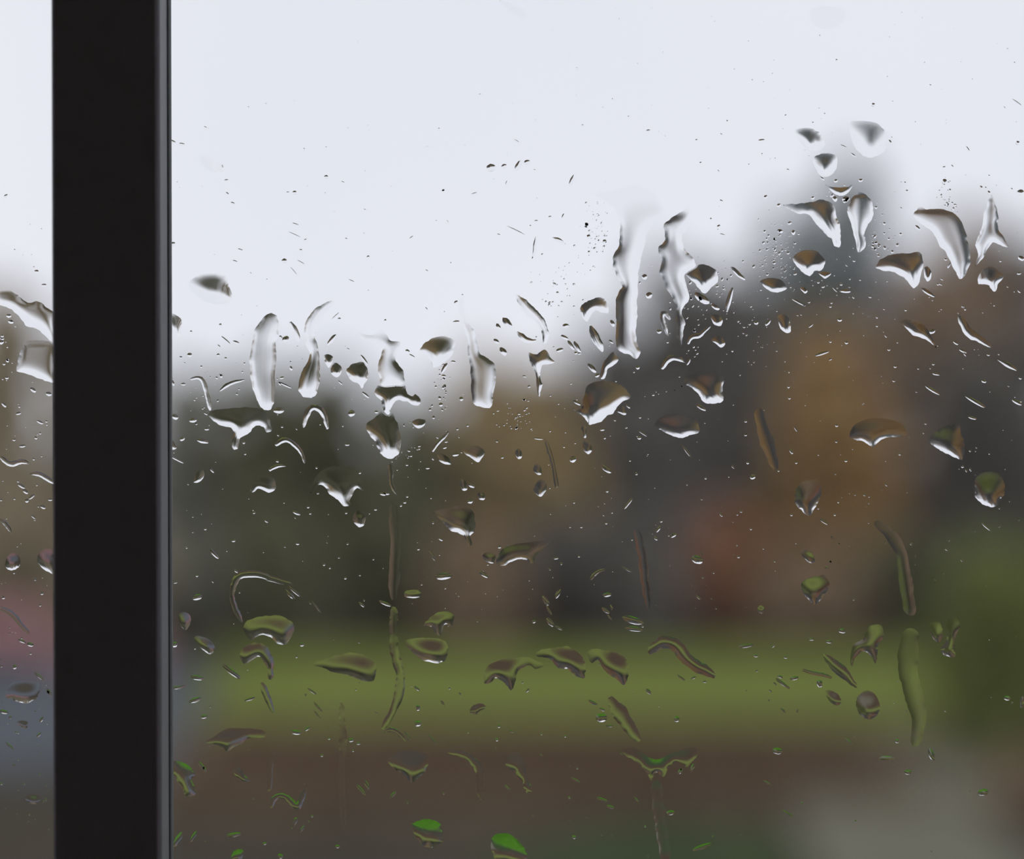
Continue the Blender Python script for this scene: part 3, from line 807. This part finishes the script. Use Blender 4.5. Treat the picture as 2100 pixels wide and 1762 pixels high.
# (x, y, length, width, angle down-right in degrees)
MINOR = '''
352 291 20 9 25
373 296 14 6 10
343 500 6 8 90
355 500 8 10 80
421 262 8 5 30
464 370 5 10 80
466 398 9 6 45
477 417 10 5 20
492 512 10 4 20
482 536 12 4 20
604 395 8 9 90
590 395 9 4 0
669 363 8 9 90
703 374 10 4 25
626 492 8 4 -30
617 513 7 5 0
606 460 16 4 18
603 481 32 3 24
583 535 10 11 90
602 556 24 3 50
617 538 20 3 30
757 268 5 5 0
876 301 9 3 10
909 391 4 7 80
844 487 10 4 -35
755 527 6 6 0
748 430 6 3 25
710 490 6 4 40
721 576 14 3 25
875 555 8 3 30
918 455 9 3 60
1007 344 16 19 80
1034 341 12 9 -15
1063 340 24 12 -58
1081 333 14 10 -10
1097 349 7 4 20
1059 290 17 5 30
1039 375 12 4 -70
973 397 14 4 -15
1173 370 26 9 -65
909 390 4 6 70
1155 443 12 5 -65
1128 445 8 5 0
1167 117 8 5 90
1184 141 7 5 60
1330 268 5 10 90
1195 257 4 6 80
1176 253 6 3 50
1100 453 4 9 90
1058 473 46 4 26
1207 485 8 8 0
1203 460 8 7 0
1240 495 8 8 0
1480 276 8 3 35
1474 352 9 3 60
1480 412 9 4 25
1474 464 6 8 60
1482 481 12 3 20
1458 449 5 5 0
1437 334 5 5 0
1500 0 4 4 0
1562 288 15 6 -5
1611 237 6 4 -35
1667 252 5 5 0
1675 284 24 6 40
1730 300 16 3 25
1750 318 14 4 35
1791 215 8 8 0
1826 292 12 6 60
1985 306 15 4 58
2087 293 8 8 0
2085 210 26 4 34
2060 221 8 3 50
2066 101 5 5 0
2080 129 5 5 0
1908 175 4 6 110
1936 343 8 4 -15
1953 341 8 4 50
1616 348 7 3 15
1563 316 4 4 0
1590 325 3 3 0
2028 395 8 6 60
1937 373 12 11 90
1856 375 6 4 80
1765 370 7 9 80
1714 371 7 8 70
1686 366 12 4 40
1570 404 7 9 60
1597 421 7 9 60
1610 419 5 5 0
1848 427 6 3 30
1712 408 12 10 60
1734 408 10 14 70
1760 418 8 6 0
1882 467 14 6 42
1966 453 8 9 80
2042 440 12 14 60
2092 395 12 16 70
2094 530 14 10 20
2090 561 9 5 -10
2090 598 8 4 40
1939 532 7 5 20
1946 545 12 4 -65
1847 480 6 6 0
1823 490 5 5 0
1627 477 8 10 0
1600 474 12 8 20
1568 475 6 6 0
1715 430 8 5 20
1722 463 9 5 10
1725 484 8 5 0
1733 597 24 8 3
1712 594 14 3 45
1638 620 34 5 28
1656 563 8 6 20
1688 588 7 5 -10
1575 662 16 7 -50
1551 662 8 9 80
1663 668 12 4 -40
1703 629 5 5 0
1722 656 9 8 0
1703 701 5 5 0
1686 725 32 6 -18
1703 737 8 4 -30
1736 703 7 6 0
1823 717 6 6 0
1879 656 5 5 0
1912 680 14 9 -30
1990 697 17 7 18
1975 720 18 6 25
2027 728 7 5 0
2018 782 10 7 10
1912 800 38 7 32
2000 824 52 8 30
2086 825 24 8 28
1920 767 16 6 10
1914 747 5 5 0
1883 756 4 4 0
1994 857 18 6 15
1502 720 5 5 0
1617 794 5 5 0
1529 864 6 6 0
1619 817 5 5 0
1716 873 6 6 0
1715 906 5 5 0
1633 949 5 5 0
1735 945 6 6 0
1845 932 5 5 0
1974 957 6 6 0
1982 965 8 5 60
1990 962 5 7 0
2022 1080 26 5 42
2050 1080 4 6 60
1544 978 12 10 -40
1678 1043 4 4 0
1623 1056 5 6 0
1712 1056 5 5 0
1719 1030 4 4 0
1632 880 14 4 60
1684 1012 40 5 62
1690 1070 22 6 35
1540 1085 5 5 0
1720 1115 4 4 0
1511 1118 4 4 0
1681 1402 16 12 80
1605 1402 38 7 36
1600 1388 12 6 20
1629 1391 8 18 80
1580 1417 8 4 40
1606 1457 14 5 45
1635 1458 7 5 80
1552 1376 5 5 0
1727 1294 16 10 10
1664 1311 12 6 0
1700 1316 14 7 0
1586 1325 4 12 45
1611 1348 8 6 20
1550 1345 10 6 10
1594 1540 20 14 10
1573 1605 18 4 30
1615 1668 28 4 32
1740 1520 20 5 40
1840 1520 8 9 0
1910 1548 26 12 70
1862 1584 10 16 90
2016 1625 22 14 -10
2066 1432 14 10 0
2096 1440 9 26 0
1530 1325 34 7 -8
1040 663 28 15 52
1022 670 15 8 60
1032 721 20 12 50
1158 692 18 7 30
1171 708 24 7 58
1184 712 28 8 60
1148 718 16 8 -15
1181 724 7 6 0
1256 663 16 8 62
1160 668 13 9 -10
1322 568 11 12 0
1331 606 13 14 45
1312 580 5 5 0
1412 742 16 6 -65
1308 754 8 8 0
1214 755 24 10 50
1225 770 10 8 -40
1188 725 8 5 0
1439 612 36 16 35
1467 630 20 9 35
1462 664 8 6 0
1438 836 22 8 32
1352 680 10 9 0
1380 735 5 5 0
1369 702 5 5 0
1471 587 8 5 -20
1430 725 6 4 -50
1076 772 9 4 10
1018 700 14 8 40
936 660 6 14 85
966 668 20 6 40
935 620 9 6 -40
946 818 8 9 0
1012 848 4 4 0
904 830 8 9 80
983 800 10 8 -20
1006 818 7 6 0
1075 820 8 4 -10
1183 826 18 6 32
1288 833 12 5 52
1235 881 6 10 90
1240 898 5 6 0
1284 877 4 6 90
1311 898 8 8 0
1317 888 26 4 36
1408 925 34 5 54
1128 884 4 5 0
1104 900 20 4 6
1030 938 6 6 0
934 932 8 14 80
915 906 8 4 -10
912 918 9 5 -20
938 880 5 5 0
959 873 5 5 0
1060 878 5 4 0
1175 942 13 14 40
1243 962 26 10 38
1245 1007 6 6 0
1305 972 6 6 0
1447 981 5 5 0
1292 945 4 4 0
1288 1033 30 6 -52
1177 1030 5 6 0
1169 1081 4 4 0
1192 1081 5 5 0
1255 1051 5 5 0
1356 1069 6 6 0
1350 1085 16 7 -60
1345 1104 10 6 60
1381 1098 14 8 -30
1296 1107 5 4 0
1151 1156 5 6 0
1187 1141 5 5 0
1140 1145 12 5 -5
1286 1168 24 4 28
1430 1148 26 16 20
1432 1225 14 5 45
992 1178 22 9 34
1000 1158 5 4 0
1024 1122 8 6 0
966 995 16 9 35
964 1028 10 12 80
903 1105 14 6 40
965 1107 16 5 50
1095 1275 7 7 0
1119 1232 24 10 60
1126 1252 22 5 60
1144 1218 22 9 -62
1128 1276 22 10 52
1146 1288 18 5 30
1242 1252 20 8 35
1250 1266 14 4 55
1254 1246 12 5 75
1245 1220 18 9 -5
1298 1272 46 15 16
1300 1290 36 10 10
1216 1441 22 7 28
1235 1455 14 6 25
1250 1489 16 5 5
1233 1472 24 18 0
1330 1418 14 8 50
1388 1475 11 12 30
1397 1390 20 5 35
1422 1390 12 5 -20
1445 1398 9 5 0
1082 1416 10 5 -45
1023 1490 6 7 90
1019 1517 7 7 0
1049 1500 14 4 20
1235 1640 24 7 18
1252 1655 16 7 20
1040 1615 16 4 45
1181 1600 22 4 28
1177 1717 8 8 0
1345 1712 10 8 0
1348 1704 8 5 0
1440 1737 44 10 -20
1395 1582 14 8 -50
1420 1575 18 8 -70
1430 1545 20 12 10
1375 1667 18 10 -5
1305 1640 14 4 50
440 1136 28 9 48
436 1193 7 3 50
404 1181 6 5 0
479 1109 6 8 80
348 1105 6 5 0
421 1085 6 5 0
610 1115 8 6 20
405 1225 12 20 70
360 1195 4 10 80
358 1322 12 12 0
475 1378 48 11 38
404 1390 28 10 10
400 1436 26 10 -20
418 1470 8 14 80
431 1450 4 4 0
512 1434 24 6 -18
640 1418 22 5 34
652 1450 26 5 48
651 1466 22 4 48
607 1502 22 10 10
630 1495 6 14 60
720 1518 12 8 0
855 1412 14 6 40
857 1452 9 12 0
857 1484 14 13 0
886 1515 34 5 48
735 1525 10 5 0
660 1550 8 5 0
675 1515 7 5 0
810 1505 14 8 30
835 1510 24 7 55
724 1540 5 5 0
708 1602 14 12 0
752 1610 22 8 65
740 1620 30 7 50
806 1630 18 7 -45
826 1592 10 4 -5
365 1722 34 12 -62
397 1716 26 8 -60
413 1570 20 8 50
420 1578 12 6 60
491 1528 16 14 -20
620 1700 16 5 -60
640 1674 6 5 0
692 1736 7 10 90
543 1730 9 6 0
480 1712 30 10 -8
575 1756 12 10 45
790 1238 28 7 24
742 1240 16 6 40
604 1213 34 6 42
649 1245 30 4 52
676 1165 5 5 0
695 1144 5 4 0
708 1186 6 6 0
858 1126 6 6 0
738 1180 4 4 0
608 1347 5 6 0
619 1322 10 8 0
795 1320 8 8 0
910 1182 36 14 -5
886 1140 24 6 55
845 1222 20 7 4
416 905 24 9 12
362 942 36 5 28
374 900 8 12 55
359 855 11 14 -50
396 862 16 10 -10
424 880 10 6 0
412 960 5 5 0
435 965 12 5 50
503 931 5 5 0
500 908 6 6 0
413 752 5 5 0
463 698 26 5 42
484 702 14 6 22
449 710 8 4 50
389 728 10 9 0
392 680 5 5 0
357 693 10 8 0
371 733 6 6 0
354 785 14 6 70
376 788 10 6 0
463 735 6 5 0
452 666 6 6 0
586 696 13 15 50
585 790 30 5 25
578 775 5 10 75
572 842 22 13 0
680 697 28 9 -52
688 648 20 3 -42
696 654 7 5 0
747 738 26 6 54
721 848 15 13 -30
750 810 18 6 40
698 785 12 4 45
772 845 8 6 10
882 840 6 6 0
886 832 5 5 0
790 657 5 5 0
836 720 10 6 30
845 730 14 4 30
911 755 24 8 -62
916 700 6 5 0
930 742 10 5 10
812 968 26 9 -52
843 935 6 5 0
860 915 6 5 0
793 1012 12 7 10
800 1035 18 8 40
830 1030 7 6 0
632 1040 5 6 90
636 1053 5 5 0
608 1052 18 7 25
725 1055 5 8 70
710 1052 6 5 0
690 982 9 8 0
652 1012 6 4 0
770 1045 7 5 0
835 1018 6 5 0
785 1013 14 7 15
877 960 9 5 0
887 940 10 4 60
712 912 10 5 0
400 1330 5 5 0
18 648 10 8 10
22 660 12 8 25
30 655 7 5 0
3 702 10 10 0
5 695 7 6 0
75 557 10 7 0
90 585 11 6 0
80 577 5 6 0
14 775 7 6 0
68 800 14 8 40
100 808 12 9 20
82 866 16 6 25
38 848 11 6 -15
36 883 8 4 0
46 915 14 6 -5
44 997 18 7 32
52 1008 14 7 45
65 1019 16 6 -38
55 1027 8 8 60
88 1040 12 7 32
103 1025 10 5 0
68 1060 14 4 42
8 830 14 6 50
45 1315 18 6 25
62 1322 14 8 20
28 1328 10 4 10
80 1387 26 6 40
101 1420 18 7 55
85 1476 14 6 -60
80 1507 14 5 -45
8 1460 18 8 15
30 1368 8 9 0
20 1530 24 5 42
12 402 6 10 60
5 403 8 5 0
'''
TREELINE = [(0, 640), (107, 700), (350, 800), (500, 790), (640, 780), (750, 850), (880, 835), (1000, 780), (1150, 770), (1240, 680), (1320, 590), (1400, 565),
            (1500, 590), (1590, 620), (1650, 490), (1740, 395), (1800, 440), (1880, 560), (1950, 510), (2000, 475), (2100, 545)]


def behind(x, y):
    tl = np.interp(x, [p[0] for p in TREELINE], [p[1] for p in TREELINE])
    if y < tl - 30:
        return 'the white sky'
    if x < 107:
        return 'the khaki trees' if y < 1240 else ('the pink blossom' if y < 1425 else 'the driveway')
    if y < 1290:
        for m, s in ((480, 'the grey-olive tree'), (910, 'the dark olive trees'), (1180, 'the olive-brown trees'), (1540, 'the slate-grey trees'), (1880, 'the orange-brown tree'), (2200, 'the dark right-hand trees')):
            if x < m:
                return s
    if x < 450 and y < 1640:
        return 'the driveway'
    if x > 1860 and y < 1570:
        return 'the evergreen shrub'
    if y < 1505:
        return 'the green lawn'
    if x > 1640 and y > 1540:
        return 'the gravel path'
    return 'the brown flower bed'


MAJ = []
for what, s, slope, grav, soft in DROPS:
    P = PT(s)
    yc = sum(p[1] for p in P) / len(P)
    film = 'film' in what
    sag = 0.0
    if not film and not ('green' in what and yc > 1540):
        grav, soft, sag = 1.0, 0.0, .86
    k = .72 if film else (1.1 if yc < 680 else (1.0 if yc < 900 else .85))
    me, c = water_mesh(P, slope * k, grav, soft, 1.0, 13.0 if film else 0.0, True, sag)
    o = put('raindrop', me, c)
    props(o, '%s over %s' % (what, behind(*c)), 'raindrop', 'large raindrops on the window')
    MAJ.append((what, c))
for what, s, hw, slope in STREAKS:
    me, c = water_mesh(ribbon(PT(s), hw), slope, 0.5, 0.0, .9, 14.0 if max(hw) > 13 else 0.0, False)
    me.name = 'water_trail'
    o = put('water_trail', me, c)
    props(o, '%s over %s' % (what, behind(*c)), 'water trail', 'water trails running down the window')
    MAJ.append((what, c))
for i in range(len(OUTLINES)):
    for j in range(i):
        if inside(OUTLINES[i], OUTLINES[j]).any() or inside(OUTLINES[j], OUTLINES[i]).any():
            print('OVERLAP', MAJ[i][0], '|', MAJ[j][0])
BOXES = [(P.min(axis=0), P.max(axis=0)) for P in OUTLINES]


def clear(x, y, r):
    """no larger water within r of this spot"""
    for P, (lo, hi) in zip(OUTLINES, BOXES):
        if lo[0] - r < x < hi[0] + r and lo[1] - r < y < hi[1] + r:
            if ((P - (x, y)) ** 2).sum(axis=1).min() < r * r or inside(P, np.array([[x, y]]))[0]:
                return False
    return True


def cap(L, W, ang, slope=0.75, rings=4, seg=14, jit=.07, sag=.35):
    """small drop: flattened cap, fuller at its lower end; photo px, returns verts and faces"""
    ca, sa = math.cos(math.radians(ang)), math.sin(math.radians(ang))
    rad = 1 + NR.uniform(-jit, jit, seg)
    H = slope * min(L, W) * .25
    V, F = [(0.0, H * KE, 0.0)], []
    for i in range(1, rings + 1):
        r = math.sin(.5 * math.pi * i / rings)
        for k in range(seg):
            a = 2 * math.pi * k / seg
            x, y = L / 2 * r * rad[k] * math.cos(a), W / 2 * r * rad[k] * math.sin(a)
            X, Y = x * ca - y * sa, x * sa + y * ca
            hh = H * (1 - r * r) * (1 + sag * Y / max(L, W) * 2)
            V.append((X * KE, hh * KE, -Y * KE))
    for k in range(seg):
        F.append((0, 1 + k, 1 + (k + 1) % seg))
    for i in range(rings - 1):
        a0, b0 = 1 + i * seg, 1 + (i + 1) * seg
        for k in range(seg):
            F.append((a0 + k, b0 + k, b0 + (k + 1) % seg, a0 + (k + 1) % seg))
    F.append(tuple(1 + (rings - 1) * seg + k for k in range(seg - 1, -1, -1)))
    return V, F


def cap_mesh(name, V, F):
    me = bpy.data.meshes.new(name)
    me.from_pydata(V, [], F)
    me.polygons.foreach_set('use_smooth', [len(p.vertices) < 5 for p in me.polygons])
    big = {}
    for p in me.polygons:
        if len(p.vertices) >= 5:
            v = list(p.vertices)
            for a, b in zip(v, v[1:] + v[:1]):
                big[(min(a, b), max(a, b))] = 1
    me.edges.foreach_set('use_edge_sharp', [(min(e.vertices), max(e.vertices)) in big for e in me.edges])
    me.update()
    return me


minor = [tuple(float(q) for q in l.split()) for l in MINOR.strip().splitlines() if l.strip() and not l.startswith('#')]
ORD = ['', ', second nearest', ', third nearest', ', fourth nearest', ', fifth nearest', ', sixth nearest', ', seventh nearest', ', eighth nearest',
       ', ninth nearest', ', tenth nearest']
taken = {}
todo = []
minor = [m for m in minor if clear(m[0], m[1], .5 * min(m[2], m[3]) + 1)]
minor.sort(key=lambda m: -m[2] * m[3])
small = minor[290:]
for x, y, L, W, a in minor[:290]:
    j = min(range(len(MAJ)), key=lambda i: (MAJ[i][1][0] - x) ** 2 + (MAJ[i][1][1] - y) ** 2)
    todo.append((math.hypot(MAJ[j][1][0] - x, MAJ[j][1][1] - y), j, x, y, L, W, a))
todo.sort()
for d, j, x, y, L, W, a in todo:
    what, c = MAJ[j]
    dx, dy = x - c[0], y - c[1]
    k = int(((math.degrees(math.atan2(dy, dx)) + 22.5) % 360) // 45)
    dr = ['right of', 'below right of', 'below', 'below left of', 'left of', 'above left of', 'above', 'above right of'][k]
    sh = 'thin rain dash' if L > 2.4 * W else ('slanted oval droplet' if L > 1.35 * W else 'small round droplet')
    key = '%s %s the %s' % (sh, dr, what)
    m = taken.get(key, 0)
    taken[key] = m + 1
    V, F = cap(L, W, a, 0.8 if L < 2.4 * W else .7)
    me = cap_mesh('droplet', V, F)
    o = put('droplet', me, (x, y))
    props(o, key + ORD[min(m, 9)], 'droplet', 'small droplets on the window')


# the finest spray, past counting
def spray(name, label, pts):
    V, F = [], []
    for x, y, r, el, an, *sl in pts:
        v, f = cap(2 * r * el, 2 * r, an, sl[0] * R.uniform(.7, 1.3) if sl else R.uniform(.4, .9), 3, 8, .12)
        n = len(V)
        V += [(p[0] + px2x(x), p[1] + GAP, p[2] + py2z(y)) for p in v]
        F += [tuple(i + n for i in q) for q in f]
    o = link(name, cap_mesh(name, V, F), M_water)
    props(o, label, 'spray', None, 'stuff')


pts = []
for _ in range(900):
    x, y = R.uniform(348, 2098), R.uniform(350, 1760)
    tl = float(np.interp(x, [p[0] for p in TREELINE], [p[1] for p in TREELINE]))
    if y < tl - 60 and R.random() < .8:
        continue
    if y > 1250 and R.random() < .6:
        continue
    r = .9 + R.expovariate(1.6)
    pts.append((x, y, min(r, 3.0), R.choice([1, 1, 1, 1.3, 2.2]), R.uniform(20, 60)))
for _ in range(140):
    pts.append((R.uniform(348, 2098), R.uniform(10, 400), min(.9 + R.expovariate(1.8), 2.5), 1.2, R.uniform(0, 90)))
for cx0, cy0, sx, sy, n in ((1225, 470, 22, 60, 70), (1590, 520, 40, 45, 110), (1800, 490, 25, 35, 40), (1700, 405, 40, 12, 20), (1150, 590, 40, 40, 40), (560, 740, 50, 60, 40),
                            (1420, 640, 25, 70, 50), (1480, 590, 20, 50, 30), (905, 800, 12, 60, 40), (1065, 860, 30, 25, 40), (830, 920, 30, 40, 30), (1950, 410, 20, 40, 30),
                            (1700, 1130, 130, 30, 20), (1680, 600, 120, 40, 50), (1560, 690, 60, 60, 40), (420, 800, 40, 50, 35)):
    for _ in range(n):
        pts.append((R.gauss(cx0, sx * .7), R.gauss(cy0, sy * .7), min(.9 + R.expovariate(1.2), 3.2), R.choice([1, 1.2, 1.5]), R.uniform(0, 180), .3))
pts += [(x, y, W / 2, L / W, a, .7) for x, y, L, W, a in small if x > 340]
pts = [p for p in pts if p[0] > 347 and clear(p[0], p[1], p[2] + 1)]
spray('fine_spray', 'fine spray of tiny water specks scattered over the large right pane', pts)
pts = [(R.uniform(0, 100), R.uniform(450, 1750), .9 + R.expovariate(1.2), 1.2, R.uniform(0, 90)) for _ in range(110)]
spray('fine_spray', 'fine spray of tiny water specks on the narrow left pane', [(a, b, min(c, 3.0), d, e) for a, b, c, d, e in pts if clear(a, b, c + 1)])
